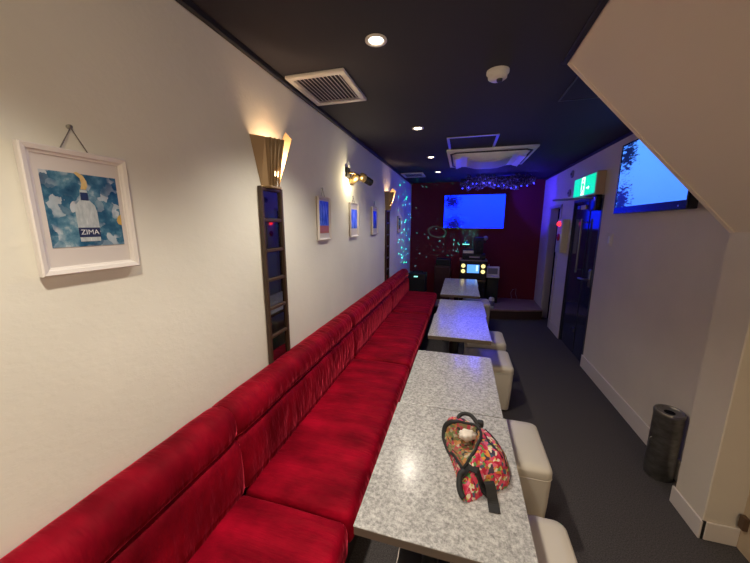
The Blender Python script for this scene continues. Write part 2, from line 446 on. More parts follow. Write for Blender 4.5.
# ------------------------------------------------------------------ stools
def make_stool():
    t = thing('cube_stool', '', 'stool', (0, 0, 0), 0, 'cream cube stools beside the tables')
    b = MB(); w, h = .20, .36
    prof = [(.186, .022), (.189, .06), (.196, .2), (.199, .33), (.199, .352)]
    rows = []
    def sq(r, z, rc=.035, n=5):
        pts = []
        for qx, qy, a0 in ((1, 1, 0), (-1, 1, PI/2), (-1, -1, PI), (1, -1, 1.5*PI)):
            for k in range(n+1):
                a = a0+PI/2*k/n
                pts.append((qx*(r-rc)+rc*math.cos(a), qy*(r-rc)+rc*math.sin(a), z))
        return pts
    for r, z in prof: rows.append(sq(r, z))
    n = len(rows[0]); V = [[b.bm.verts.new(Vector(p)) for p in row] for row in rows]
    for a, c_ in zip(V, V[1:]):
        for k in range(n): b.bm.faces.new((a[k], a[(k+1) % n], c_[(k+1) % n], c_[k]))
    b.bm.faces.new(V[0][::-1]); b.bm.faces.new(V[-1])
    b.build('body', M['leather'], t, 'auto')
    b = MB(); V = []
    for r, z in ((.1985, .353), (.201, .362), (.201, .392), (.196, .405), (.185, .413), (.15, .418), (.07, .421)):
        V.append([b.bm.verts.new(Vector(p)) for p in sq(r, z, min(.038, r*.5))])
    for a, c_ in zip(V, V[1:]):
        for k in range(n): b.bm.faces.new((a[k], a[(k+1) % n], c_[(k+1) % n], c_[k]))
    b.bm.faces.new(V[0][::-1]); b.bm.faces.new(V[-1])
    b.build('padded_top', M['leather'], t, True)
    b = MB(); b.tube([Vector(p)*1.0 for p in sq(.1995, .356, .036)], .0035, 6, closed=True); b.build('piping', M['leather'], t, True)
    for sx in (-1, 1):
        for sy in (-1, 1): MB().lathe([(.018, 0), (.02, .022)], (sx*.15, sy*.15, 0), 14).build('foot', M['foot'], t, 'auto')
    return t
stools = [((.262, 1.012), 'cream cube stool nearest the camera, cut by the bottom edge of the picture'),
          ((.290, 1.668), 'cream cube stool behind the nearest one, beside the table with the flowered bag'),
          ((.277, 2.785), 'cream cube stool at the near end of the blue-shining table'),
          ((.287, 3.335), 'cream cube stool peeking out beside the middle table pair, fourth in the row'),
          ((.266, 4.93), 'cream cube stool tucked under the farthest table')]
s0 = make_stool()
for i, ((x, y), lab) in enumerate(stools):
    if i == 0: s0.location = (x, y, 0); s0['label'] = lab
    else: dup(s0, (x, y, 0), lab)

# ------------------------------------------------------------------ flowered bag on the nearest table
m = M['floral'] = mat('floral_print', (.5, .1, .1), .55, spec=.4)
v0 = coords(m); nz_ = N(m, 'ShaderNodeTexNoise'); nz_.inputs['Scale'].default_value = 30; L(m, v0, nz_.inputs['Vector'])
mxv = N(m, 'ShaderNodeMixRGB', blend_type='ADD'); mxv.inputs['Fac'].default_value = .035; L(m, v0, mxv.inputs['Color1']); L(m, nz_.outputs['Color'], mxv.inputs['Color2'])
vo = N(m, 'ShaderNodeTexVoronoi'); vo.inputs['Scale'].default_value = 92; L(m, mxv.outputs['Color'], vo.inputs['Vector'])
sp_ = N(m, 'ShaderNodeSeparateColor'); L(m, vo.outputs['Color'], sp_.inputs[0])
pal = [(0, (.45, .015, .05)), (.2, (.62, .05, .10)), (.36, (.05, .03, .06)), (.46, (.10, .28, .07)), (.58, (.70, .60, .45)), (.68, (.60, .22, .04)), (.76, (.62, .10, .18)), (.88, (.05, .10, .16)), (.95, (.55, .48, .10))]
c1 = ramp(m, sp_.outputs[0], pal, 'CONSTANT')
vo2 = N(m, 'ShaderNodeTexVoronoi'); vo2.inputs['Scale'].default_value = 17; L(m, mxv.outputs['Color'], vo2.inputs['Vector'])
blob = ramp(m, vo2.outputs['Distance'], [(.25, (1, 1, 1)), (.33, (0, 0, 0))])
mx2 = N(m, 'ShaderNodeMixRGB'); mxf = N(m, 'ShaderNodeMath', operation='MULTIPLY'); mxf.inputs[1].default_value = .75
L(m, blob, mxf.inputs[0]); L(m, mxf.outputs[0], mx2.inputs['Fac']); L(m, c1, mx2.inputs['Color1']); mx2.inputs['Color2'].default_value = (.58, .02, .075, 1)
L(m, mx2.outputs['Color'], bsdf(m).inputs['Base Color'])
m = M['lining'] = mat('floral_lining', (.5, .4, .2), .6)
vo = N(m, 'ShaderNodeTexVoronoi'); vo.inputs['Scale'].default_value = 100; L(m, coords(m), vo.inputs['Vector'])
sp_ = N(m, 'ShaderNodeSeparateColor'); L(m, vo.outputs['Color'], sp_.inputs[0])
L(m, ramp(m, sp_.outputs[0], [(0, (.22, .17, .07)), (.22, (.45, .20, .06)), (.42, (.14, .20, .07)), (.6, (.42, .04, .07)), (.78, (.03, .025, .03)), (.9, (.45, .36, .26))], 'CONSTANT'), bsdf(m).inputs['Base Color'])
M['webbing'] = mat('black_webbing', (.012, .012, .013), .7)
M['tissue'] = mat('white_tissue', (.75, .68, .60), .8)
bag = thing('flowered_bag', 'black-trimmed bag with a red flower print lying open on the nearest table', 'bag', (.09, 1.04, TH))
foot = [(-.038, 1.245), (.0, 1.268), (.05, 1.262), (.10, 1.235), (.155, 1.20), (.19, 1.15), (.212, 1.08), (.208, 1.02), (.185, .985), (.15, .968), (.125, .962), (.10, .925), (.06, .895), (.043, .905), (.035, .96), (.018, 1.03), (-.008, 1.11), (-.03, 1.19)]
mouth = [(-.033, 1.215), (-.022, 1.14), (.008, 1.07), (.03, 1.01), (.045, .965), (.075, .995), (.098, 1.05), (.112, 1.11), (.105, 1.175), (.06, 1.195), (.02, 1.185), (-.01, 1.20)]
def smooth_poly(P, it=2):
    for _ in range(it):
        Q = []
        for a, b_ in zip(P, P[1:]+P[:1]):
            Q.append((a[0]*.75+b_[0]*.25, a[1]*.75+b_[1]*.25)); Q.append((a[0]*.25+b_[0]*.75, a[1]*.25+b_[1]*.75))
        P = Q
    return P
footS, mouthS = smooth_poly(foot, 2), smooth_poly(mouth, 2)
def pdist(P, x, y):
    d = 9; ins = False
    for (ax, ay), (bx, by) in zip(P, P[1:]+P[:1]):
        vx, vy = bx-ax, by-ay; t_ = max(0, min(1, ((x-ax)*vx+(y-ay)*vy)/(vx*vx+vy*vy+1e-12)))
        d = min(d, math.hypot(x-ax-t_*vx, y-ay-t_*vy))
        if (ay > y) != (by > y) and x < (bx-ax)*(y-ay)/(by-ay)+ax: ins = not ins
    return d if ins else -d
def bagh(x, y, dip=True):
    d = pdist(footS, x, y)
    if d <= 0: return .0
    Hm = .088 + .02*math.exp(-((x-.09)**2+(y-1.06)**2)/.006)
    if y < .985: Hm *= max(.45, 1-(.985-y)*6)
    k = min(1, d/.055); h = Hm*math.sqrt(max(0, 1-(1-k)**2))
    h += .007*noise.noise(Vector((x*28, y*28, 1.7)))*k + .004*noise.noise(Vector((x*70, y*40, 5.2)))*k
    if dip:
        dm = pdist(mouthS, x, y)
        if dm > 0: h -= min(.075, dm*2.6)*min(1, h/.05)
    return max(h, .004)
bb = MB(); bl_ = MB()
nx_, ny_ = 76, 104
gx0, gx1, gy0, gy1 = -.045, .218, .888, 1.272
ox, oy = bag.location.x, bag.location.y
vc = {}
def gv(B, i, j):
    k_ = (id(B), i, j)
    if k_ not in vc:
        x = gx0+(gx1-gx0)*i/nx_; y = gy0+(gy1-gy0)*j/ny_
        vc[k_] = B.bm.verts.new(Vector((x-ox, y-oy, bagh(x, y))))
    return vc[k_]
for i in range(nx_):
    for j in range(ny_):
        xc = gx0+(gx1-gx0)*(i+.5)/nx_; yc = gy0+(gy1-gy0)*(j+.5)/ny_
        if pdist(footS, xc, yc) <= -.001: continue
        B = bl_ if pdist(mouthS, xc, yc) > 0 else bb
        B.bm.faces.new((gv(B, i, j), gv(B, i+1, j), gv(B, i+1, j+1), gv(B, i, j+1)))
bf = bb.bm
be = [e for e in bf.edges if e.is_boundary]
ext = bmesh.ops.extrude_edge_only(bf, edges=be)
for v_ in ext['geom']:
    if isinstance(v_, bmesh.types.BMVert):
        x, y = v_.co.x+ox, v_.co.y+oy
        if pdist(footS, x, y) < .006: v_.co.z = .0015
        else: v_.co.z -= .012
bb.build('bag_body', M['floral'], bag, True)
bl_.build('lining', M['lining'], bag, True)
def onbag(pts, dz=.003, dip=False): return [(x-ox, y-oy, bagh(x, y, dip)+dz) for x, y in pts]
MB().tube(onbag(mouthS, .002), [.0052+.006*math.exp(-((x+.02)**2+(y-1.20)**2)/.0012) for x, y in mouthS], 8, closed=True).build('rim_piping', M['webbing'], bag, True)
def curve(P, n=6):
    P = [Vector(p) for p in P]; P = [P[0]*2-P[1]]+P+[P[-1]*2-P[-2]]; Q = []
    for a_, b_, c_, d_ in zip(P, P[1:], P[2:], P[3:]):
        for k in range(n):
            t_ = k/n; Q.append(.5*((2*b_)+(c_-a_)*t_+(2*a_-5*b_+4*c_-d_)*t_*t_+(3*b_-a_-3*c_+d_)*t_**3))
    return Q+[P[-2]]
def ribbon(name, pts, wdt, m_, th=.003):
    """flat strap through 3D points, width horizontal-ish"""
    pts = [Vector(p) for p in pts]; b = MB(); V = []
    for i, p in enumerate(pts):
        t_ = (pts[min(i+1, len(pts)-1)]-pts[max(i-1, 0)]).normalized(); s_ = t_.cross(Vector((0, 0, 1)))
        s_ = s_.normalized() if s_.length > .05 else Vector((1, 0, 0))
        n_ = s_.cross(t_).normalized()
        V.append([b.bm.verts.new(p+s_*a*wdt/2+n_*c_*th/2) for a, c_ in ((-1, -1), (1, -1), (1, 1), (-1, 1))])
    for a, c_ in zip(V, V[1:]):
        for k in range(4): b.bm.faces.new((a[k], a[(k+1) % 4], c_[(k+1) % 4], c_[k]))
    b.bm.faces.new(V[0][::-1]); b.bm.faces.new(V[-1])
    return b.build(name, m_, bag)
sp1 = onbag([(.042, .958), (.065, .962), (.09, .958), (.115, .948), (.138, .935)], .010)
ribbon('shoulder_strap', sp1, .034, M['webbing'], .005)
ribbon('strap_tail', curve([(.120-ox, .957-oy, bagh(.120, .957, False)+.012), (.128-ox, .937-oy, .058), (.136-ox, .920-oy, .034), (.141-ox, .906-oy, .010), (.144-ox, .880-oy, .004)], 4), .034, M['webbing'])
b = MB(); b.tube(curve([(.050-ox, .958-oy, .062), (.036-ox, .948-oy, .055), (.034-ox, .925-oy, .035), (.040-ox, .910-oy, .02), (.050-ox, .900-oy, .012)]), .010, 8); b.build('strap_loop', M['webbing'], bag, True)
b = MB(); b.tube(curve([(.03-ox, 1.195-oy, .075), (.026-ox, 1.222-oy, .088), (.045-ox, 1.24-oy, .096), (.075-ox, 1.236-oy, .096), (.098-ox, 1.205-oy, .088), (.108-ox, 1.18-oy, .082)]), .0085, 8); b.build('top_handle', M['webbing'], bag, True)
MB().box(.10-ox, .125-ox, 1.19-oy, 1.215-oy, .075, .10, .006, 2).build('strap_buckle', M['webbing'], bag, 'auto')
MB().tube(onbag([(.13, 1.18), (.15, 1.14), (.165, 1.10), (.185, 1.05), (.19, 1.02)], .002), .0032, 6).build('pocket_zip', M['webbing'], bag, True)
MB().tube(onbag([(.122, 1.12), (.135, 1.08), (.155, 1.05), (.178, 1.03)], .002), .0032, 6).build('pocket_zip', M['webbing'], bag, True)
b = MB()
r = bmesh.ops.create_icosphere(b.bm, subdivisions=3, radius=1)
for v_ in b.bm.verts:
    nn = noise.noise(v_.co*2.2)
    v_.co = Vector((.062-ox+v_.co.x*.03*(1+.5*nn), 1.15-oy+v_.co.y*.024*(1+.4*nn), .062+v_.co.z*.020*(1+.5*nn)))
tis = b.build('crumpled_tissue', M['tissue'], None, True); tis.location = bag.location
tag(tis, 'crumpled pale tissue inside the open flowered bag', 'tissue')

# ------------------------------------------------------------------ framed pictures on the left wall
def art_mat(name, stops, scale, seed, stretch=(1, 1, 1), rough=.2):
    m = mat(name, (.2, .3, .5), rough, spec=.5)
    n_ = noise_tex(m, coords(m, stretch, (seed, seed, seed)), scale, 5, .6)
    L(m, ramp(m, n_, stops), bsdf(m).inputs['Base Color']); return m
def make_picture(lab, yc, zc, w, h, fw, mw, artm, cat_art=None, group=None, wire=True, tilt=.02):
    t = thing('framed_picture', lab, 'picture', (XL, yc, zc), 0, group)
    # local: x out of wall, y along wall, z up
    hw, hh = w/2, h/2; d = .026
    b = MB()
    lo = lambda e, x: [b.bm.verts.new(Vector((x, sy*(hw-e), sz_*(hh-e)))) for sy, sz_ in ((-1, -1), (1, -1), (1, 1), (-1, 1))]
    rings = [lo(.0, .008), lo(.0, d-.003), lo(.003, d), lo(fw-.008, d-.003), lo(fw-.005, d-.007), lo(fw, d-.009), lo(fw, .008)]
    for A_, B_ in zip(rings, rings[1:]+rings[:1]):
        for k in range(4): b.bm.faces.new((A_[k], A_[(k+1) % 4], B_[(k+1) % 4], B_[k]))
    b.build('frame', M['whiteframe'], t)
    MB().box(.002, .0075, -hw+.003, hw-.003, -hh+.003, hh-.003).build('backing', M['frameside'], t)
    MB().box(.0085, .014, -hw+fw, hw-fw, -hh+fw, hh-fw).build('mat_board', M['matboard'], t)
    aw, ah, dz = mw
    MB().box(.0142, .0155, -aw/2, aw/2, dz-ah/2, dz+ah/2).build('print', artm, t)
    if wire:
        b = MB(); b.tube([(.008, -.034, hh-.004), (.008, 0, hh+.060), (.008, .034, hh-.004)], .0016, 6); b.build('hanging_wire', M['wire'], t)
        b = MB(); b.lathe([(.006, 0), (.006, .008), (.003, .012)], (0, 0, hh+.062), 12, 'x'); b.build('wall_hook', M['steel'], t, 'auto')
    return t
am = art_mat('icy_splash_print', [(.30, (.012, .06, .14)), (.47, (.035, .13, .23)), (.60, (.12, .26, .36)), (.72, (.45, .55, .60))], 20, 2)
_n = N(am, 'ShaderNodeTexNoise'); _n.inputs['Scale'].default_value = 40; _v = coords(am); L(am, _v, _n.inputs['Vector'])
_a = N(am, 'ShaderNodeMixRGB', blend_type='ADD'); _a.inputs['Fac'].default_value = .03; L(am, _v, _a.inputs['Color1']); L(am, _n.outputs['Color'], _a.inputs['Color2'])
_w = N(am, 'ShaderNodeTexVoronoi'); _w.inputs['Scale'].default_value = 48; L(am, _a.outputs['Color'], _w.inputs['Vector'])
_q = N(am, 'ShaderNodeSeparateColor'); L(am, _w.outputs['Color'], _q.inputs[0])
_c = ramp(am, _q.outputs[0], [(.0, (0, 0, 0)), (.45, (.25, .27, .28)), (.62, (.62, .64, .64)), (.8, (.1, .1, .1)), (.92, (.8, .8, .8))], 'CONSTANT')
_g = ramp(am, noise_tex(am, _v, 16, 2), [(.44, (0, 0, 0)), (.56, (1, 1, 1))])
_k = N(am, 'ShaderNodeMixRGB', blend_type='MULTIPLY'); _k.inputs['Fac'].default_value = 1; L(am, _c, _k.inputs['Color1']); L(am, _g, _k.inputs['Color2'])
_s = N(am, 'ShaderNodeMixRGB', blend_type='SCREEN'); _s.inputs['Fac'].default_value = .6
_o = bsdf(am).inputs['Base Color'].links[0].from_socket; L(am, _o, _s.inputs['Color1']); L(am, _k.outputs['Color'], _s.inputs['Color2']); L(am, _s.outputs['Color'], bsdf(am).inputs['Base Color'])
p1 = make_picture('largest white-framed picture, of a bottle in splashing ice, near the left edge', .622, 1.62, .243, .325, .021, (.176, .195, .006), am)
# bottle print (flat shapes on the print, slightly proud)
X0 = .0158
def flat(name, pts, m_, x=X0): 
    b = MB(); b.prism([(y, z) for y, z in pts], 'x', x, x+.0004); return b.build(name, m_, p1)
bw = .021
sil = [(-.0245, -.078), (.0245, -.078), (.026, -.04), (.026, .005), (.022, .022), (.010, .036), (.0085, .062), (-.0085, .062), (-.010, .036), (-.022, .022), (-.026, .005), (-.026, -.04)]
flat('bottle_print', [(y+.0, z) for y, z in sil], art_mat('pale_bottle', [(.3, (.36, .42, .46)), (.6, (.55, .60, .62)), (.75, (.75, .78, .78))], 40, 4, (1, 3, 1)))
flat('neck_label_print', [(-.0095, .034), (.0095, .034), (.0088, .055), (-.0088, .055)], mat('label_navy', (.02, .04, .12), .4), X0+.0006)
flat('label_print', [(-.026, -.066), (.026, -.066), (.026, -.04), (-.026, -.04)], mat('label_navy_dark', (.02, .03, .09), .4), X0+.0006)
lem = [(-.006, .063), (.006, .063), (.011, .072), (.011, .085), (.004, .10), (-.010, .108), (-.016, .104), (-.004, .092), (-.002, .078)]
flat('lemon_wedge_print', lem, art_mat('lemon', [(.3, (.62, .40, .12)), (.7, (.75, .58, .28))], 60, 1), X0+.0006)
flat('lemon_slice_print', [(.078, -.03), (.088, -.034), (.088, -.002), (.080, -.008), (.075, -.02)], mat('lemon_slice', (.62, .40, .10), .4), X0+.0002)
fc = bpy.data.curves.new('label_lettering', 'FONT'); fc.body = 'ZIMA'; fc.size = .019; fc.align_x = 'CENTER'; fc.align_y = 'CENTER'; fc.extrude = .0002
tmp = bpy.data.objects.new('tmp', fc); COL.objects.link(tmp)
dg = bpy.context.evaluated_depsgraph_get(); tm = bpy.data.meshes.new_from_object(tmp.evaluated_get(dg)); bpy.data.objects.remove(tmp)
tm.materials.clear(); tm.materials.append(mat('label_white', (.75, .77, .8), .5))
tx = bpy.data.objects.new('lettering', tm); COL.objects.link(tx); tx.parent = p1
tx.matrix_local = Matrix(((0, 0, 1, X0+.0014), (1, 0, 0, 0), (0, 1, 0, -.053), (0, 0, 0, 1)))
# ice chunks around the bottle are in the print material; the three small pictures further on
def small_pic(lab, yc, w, m_, ah, dz, zc=1.633, h=.318, wire=False):
    return make_picture(lab, yc, zc, w, h, .014, (w-.062, ah, dz), m_, None, 'small framed pictures in a row')
ma = art_mat('blue_bottles_print', [(.3, (.02, .05, .25)), (.5, (.06, .16, .60)), (.65, (.25, .40, .80))], 16, 5, (1, 3, .8))
pA = make_picture('small white-framed picture, blue above an orange band', 2.17, 1.633, .21, .318, .014, (.16, .18, .038), ma, None, 'small framed pictures in a row')
b = MB(); b.box(.0142, .0155, -.08, .08, -.108, -.052); b.build('orange_band_print', mat('orange_band', (.50, .17, .03), .4), pA)
mb = art_mat('blue_street_print', [(.3, (.05, .12, .16)), (.5, (.12, .25, .50)), (.68, (.35, .48, .80))], 14, 9, (1, 3, .7))
pB = make_picture('small white-framed picture with a wide pale mat, between the blue-and-orange one and the sconce pair', 2.845, 1.633, .222, .318, .014, (.166, .178, .008), mb, None, 'small framed pictures in a row')
mc = art_mat('dark_blue_print', [(.3, (.02, .03, .07)), (.5, (.07, .13, .28)), (.7, (.3, .40, .60))], 14, 12, (1, 3, .7))
pC = make_picture('small white-framed picture closest to the far wall sconce', 3.575, 1.633, .225, .318, .014, (.166, .20, .012), mc, None, 'small framed pictures in a row')
pD = make_picture('small framed picture on the blue-lit wall beyond the far sconce', 5.07, 1.595, .225, .27, .014, (.166, .18, .01), mc, None, 'small framed pictures in a row', wire=False)
pA['label'] = 'small framed picture of blue shapes over an orange band, first past the near sconce'
pB['label'] = 'small framed blue picture below the brass wall spotlight, second past the near sconce'

# ------------------------------------------------------------------ sconces and mirror strips
def make_sconce(yc, lab):
    t = thing('wall_sconce', lab, 'wall lamp', (XL, yc, 1.79), 0, 'fan-shaped wall sconces')
    H_ = .235
    top = [(.0005, -.128), (.046, -.070)]
    bot = [(.0005, -.060), (.028, -.036)]
    # left plain wing
    def panel(name, tp, bt, m_, th=.004, ztop=None):
        b = MB(); n = len(tp); n_rows = 2
        A = [b.bm.verts.new(Vector((d, y, 0))) for d, y in bt]
        B = [b.bm.verts.new(Vector((d, y, H_+(ztop[i] if ztop else 0)))) for i, (d, y) in enumerate(tp)]
        for k in range(n-1): b.bm.faces.new((A[k], A[k+1], B[k+1], B[k]))
        o = b.build(name, m_, t)
        so = o.modifiers.new('thickness', 'SOLIDIFY'); so.thickness = th; so.offset = 0
        return o
    panel('side_wing', top, bot, M['bronze'])
    pl_t, pl_b = [], []
    for k in range(9):
        f = k/8
        dx = .034*(1 if k % 2 == 1 else 0)
        pl_t.append((.046+.05*f**.8-dx*.6, -.070+.083*f)); pl_b.append((.028+.030*f-dx*.35, -.036+.05*f))
    panel('pleated_front', pl_t, pl_b, M['bronze'])
    for k in range(2, 9, 2): MB().tube([(pl_b[k][0]+.001, pl_b[k][1], .001), (pl_t[k][0]+.004, pl_t[k][1], H_)], [.003, .0062], 8).build('pleat_fold', M['bronze'], t, True)
    panel('glowing_wing', [(.010, .118), (.060, .104), (.116, .072)], [(.006, .045), (.03, .038), (.052, .026)], M['wing'], .003, [.0, .062, .015])
    MB().box(.0, .06, -.05, .04, -.012, 0, .003, 1).build('bottom_plate', M['bronze'], t)
    b = MB(); b.lathe([(.012, .0), (.012, .04)], (.045, .01, 0), 16); b.build('lamp_holder', M['white'], t, 'auto')
    b = MB(); b.lathe([(.009, .04), (.017, .055), (.019, .075), (.013, .095), (.003, .104)], (.045, .01, 0), 18); b.build('bulb', M['bulb'], t, True)
    ld = bpy.data.lights.new('sconce_light', 'POINT'); ld.energy = 4.0; ld.color = (1, .68, .40); ld.shadow_soft_size = .02
    lo = bpy.data.objects.new('sconce_light', ld); COL.objects.link(lo); lo.location = (XL+.052, yc+.012, 1.79+.135)
    return t
make_sconce(1.500, 'fan-shaped bronze wall sconce above the nearer mirror strip')
make_sconce(4.215, 'fan-shaped bronze wall sconce above the far mirror strip, by the blue-lit wall')
def make_mirror(yc, lab):
    t = thing('mirror_strip', lab, 'mirror', (XL, yc, .30), 0, 'ladder-framed mirror strips under the sconces')
    hw = .09; Hh = 1.485
    for s in (-1, 1): MB().box(.001, .026, s*hw-.009, s*hw+.009, 0, Hh, .003, 1).build('stile', M['woodframe'], t)
    MB().box(.001, .008, -hw, hw, 0.0, Hh-.004).build('backboard', M['blackmatt'], t)
    n = 9; pit = (Hh-.02)/n
    for k in range(n+1): MB().box(.001, .024, -hw+.012, hw-.012, k*pit, k*pit+.018, .003, 1).build('rung', M['woodframe'], t)
    for k in range(n): MB().box(.0085, .012, -hw+.014, hw-.014, k*pit+.02, (k+1)*pit-.002).build('mirror_pane', M['mirror'], t)
    return t
make_mirror(1.503, 'tall strip of square mirrors in a dark ladder frame, below the nearer sconce')
make_mirror(4.235, 'tall strip of square mirrors in a dark ladder frame, below the far sconce')

# ------------------------------------------------------------------ twin wall spotlight
t = thing('wall_spotlight', 'twin-headed brass wall spotlight above the small pictures', 'spotlight', (XL, 2.70, 2.045))
MB().box(.0, .02, -.035, .035, -.045, .045, .004, 2).build('mounting_plate', M['blackmatt'], t, 'auto')
MB().tube([(.02, 0, 0), (.06, .02, 0), (.07, .16, -.005)], .009, 10).build('arm', M['brass'], t, 'auto')
def head(c, dirv, m_, r=.034, ln=.085):
    b = MB(); b.lathe([(.012, -.012), (r*.8, 0), (r, .012), (r, ln), (r*.86, ln), (r*.82, ln-.02), (.002, ln-.03)], (0, 0, 0), 20, cap=False)
    q_ = Vector((0, 0, 1)).rotation_difference(Vector(dirv))
    for v_ in b.bm.verts: v_.co = q_ @ v_.co + Vector(c)
    return b.build('lamp_head', m_, t, 'auto')
head((.075, .07, -.02), (-.75, .15, -.55), M['brass'])
head((.078, .15, -.012), (.45, .8, -.22), M['brass'], .040, .05)
head((.098, .19, -.024), (.45, .8, -.30), M['blackgloss'], .034, .10)
sl = bpy.data.lights.new('spot_head_light', 'POINT'); sl.energy = 2.6; sl.color = (1, .82, .5); sl.shadow_soft_size = .015
so = bpy.data.objects.new('spot_head_light', sl); COL.objects.link(so); so.location = (XL+.095, 2.715, 1.965)

# ------------------------------------------------------------------ ceiling fittings
def down(x, y, lab, e=1.0, r=.037):
    t = thing('downlight', lab, 'ceiling light', (x, y, ZC), 0, 'recessed ceiling downlights')
    MB().lathe([(r+.012, 0), (r+.012, -.004), (r+.004, -.007), (r-.004, -.004), (r-.006, -.0005)], (0, 0, 0), 32, cap=False).build('trim_ring', M['white'], t, True)
    MB().lathe([(r-.006, -.001), (r-.010, -.0015), (.0, -.002)], (0, 0, 0), 32, cap=False).build('lamp_disc', M['lampglow'], t, True)
    ld = bpy.data.lights.new('downlight_beam', 'SPOT'); ld.energy = 58*e; ld.color = (1, .90, .76); ld.spot_size = math.radians(114); ld.spot_blend = .7; ld.shadow_soft_size = .055
    lo = bpy.data.objects.new('downlight_beam', ld); COL.objects.link(lo); lo.location = (x, y, ZC-.02)
down(-.416, 1.482, 'biggest recessed downlight, nearest on the ceiling beside the white vent')
down(-.412, 2.80, 'recessed downlight second along the ceiling, past the white vent', .5)
down(-.418, 3.98, 'recessed downlight third along the ceiling, left of the air conditioner', .27)
down(-.417, 5.10, 'small recessed downlight farthest along the ceiling, near the red wall', .15)
down(-.416, .17, 'recessed downlight overhead just above the camera')
down(-.416, -1.15, 'recessed downlight above the near end of the sofa, behind the camera', .8)

def make_vent(x, y, lab, dz=0):
    t = thing('ceiling_vent', lab, 'vent', (x, y, ZC), 0, 'white louvred ceiling vents')
    w, l = .175, .205
    b = MB(); f = .035
    for a in ((-w, w, -l, -l+f), (-w, w, l-f, l), (-w, -w+f, -l+f, l-f), (w-f, w, -l+f, l-f)): b.box(a[0], a[1], a[2], a[3], -.018, 0, .004, 2)
    b.build('frame', M['white'], t, 'auto')
    MB().box(-w+f, w-f, -l+f, l-f, -.003, -.001).build('cavity', M['acdark'], t)
    for k in range(12):
        xx = -w+f+.012+(2*(w-f)-.024)*k/11
        b = MB(); b.box(xx-.007, xx+.007, -l+f, l-f, -.0145, -.0125, rot=Matrix.Rotation(.6, 3, 'Y')); b.build('louvre', M['white'], t)
    return t
make_vent(-.82, 1.872, 'white louvred ceiling vent in front, close to the first downlight')
make_vent(-.825, 5.26, 'dim white ceiling vent in the far left corner above the red wall')
t = thing('smoke_detector', 'round white smoke detector alone on the dark ceiling', 'smoke detector', (.138, 1.926, ZC))
MB().lathe([(.058, 0), (.058, -.012), (.050, -.018), (.048, -.036), (.036, -.044), (.0, -.046)], (0, 0, 0), 32, cap=False).build('housing', M['white'], t, 'auto')
MB().lathe([(.016, -.044), (.014, -.056), (.0, -.058)], (0.01, -.01, 0), 16, cap=False).build('sensor', M['acdark'], t, 'auto')
t = thing('access_hatch', 'square ceiling hatch with a pale metal frame in front of the air conditioner', 'hatch', (.045, 3.42, ZC))
b = MB()
for a in ((-.235, .235, -.265, -.24), (-.235, .235, .24, .265), (-.235, -.21, -.24, .24), (.21, .235, -.24, .24)): b.box(a[0], a[1], a[2], a[3], -.008, 0, .002, 1)
b.build('frame', M['alu'], t); MB().box(-.21, .21, -.24, .24, -.004, -.001).build('panel', M['ceil'], t)
t = thing('roof_hatch', 'faint dark hatch outline in the ceiling beside the stair underside', 'hatch', (.80, 2.23, ZC))
b = MB()
for a in ((-.235, .235, -.235, -.225), (-.235, .235, .225, .235), (-.235, -.225, -.225, .225), (.225, .235, -.225, .225)): b.box(a[0], a[1], a[2], a[3], -.005, 0)
b.build('frame', mat('hatch_frame', (.06, .065, .08), .5), t); MB().box(-.225, .225, -.225, .225, -.003, -.0005).build('panel', M['ceil'], t)

# air conditioner cassette
t = thing('ceiling_air_conditioner', 'white ceiling air conditioner cassette with a curved centre panel', 'air conditioner', (.25, 4.14, ZC))
b = MB(); b.box(-.465, .465, -.50, .50, -.022, 0, .008, 2); b.build('face_panel', M['acwhite'], t, 'auto')
# raised bowed body
def acz(x, y):
    u, v_ = x/.40, y/.40
    e = max(0, (1-abs(u)**10)*(1-abs(v_)**8))
    k = max(0, 1-(x/.27)**2)
    return -.022-.030*e**.5-.040*e**.5*(k*k*(3-2*k))
b = MB(); b.grid([[(-.40+.80*i/40, -.40+.80*j/20, acz(-.40+.80*i/40, -.40+.80*j/20)) for j in range(21)] for i in range(41)]); b.build('bowed_centre', M['acwhite'], t, True)
b = MB(); b.tube([(x, y, -.024) for x, y in [(-.36, -.42), (.36, -.42), (.42, -.36), (.42, .36), (.36, .42), (-.36, .42), (-.42, .36), (-.42, -.36)]], .011, 6, closed=True); b.build('shadow_gap', M['acdark'], t)
b = MB(); b.grid([[(-.24+.48*i/24, -.27+.54*j/8, acz(-.24+.48*i/24, -.27+.54*j/8)-.004) for j in range(9)] for i in range(25)]); o = b.build('intake_grille', mat('ac_grille', (.50, .48, .48), .6), t, True)
so_ = o.modifiers.new('thickness', 'SOLIDIFY'); so_.thickness = .005
for s_ in (-1, 1): MB().box(s_*.345-.035, s_*.345+.035, -.30, .30, -.070, -.052, .006, 2, rot=Matrix.Rotation(s_*.30, 3, 'Y')).build('air_flap', M['acwhite'], t)

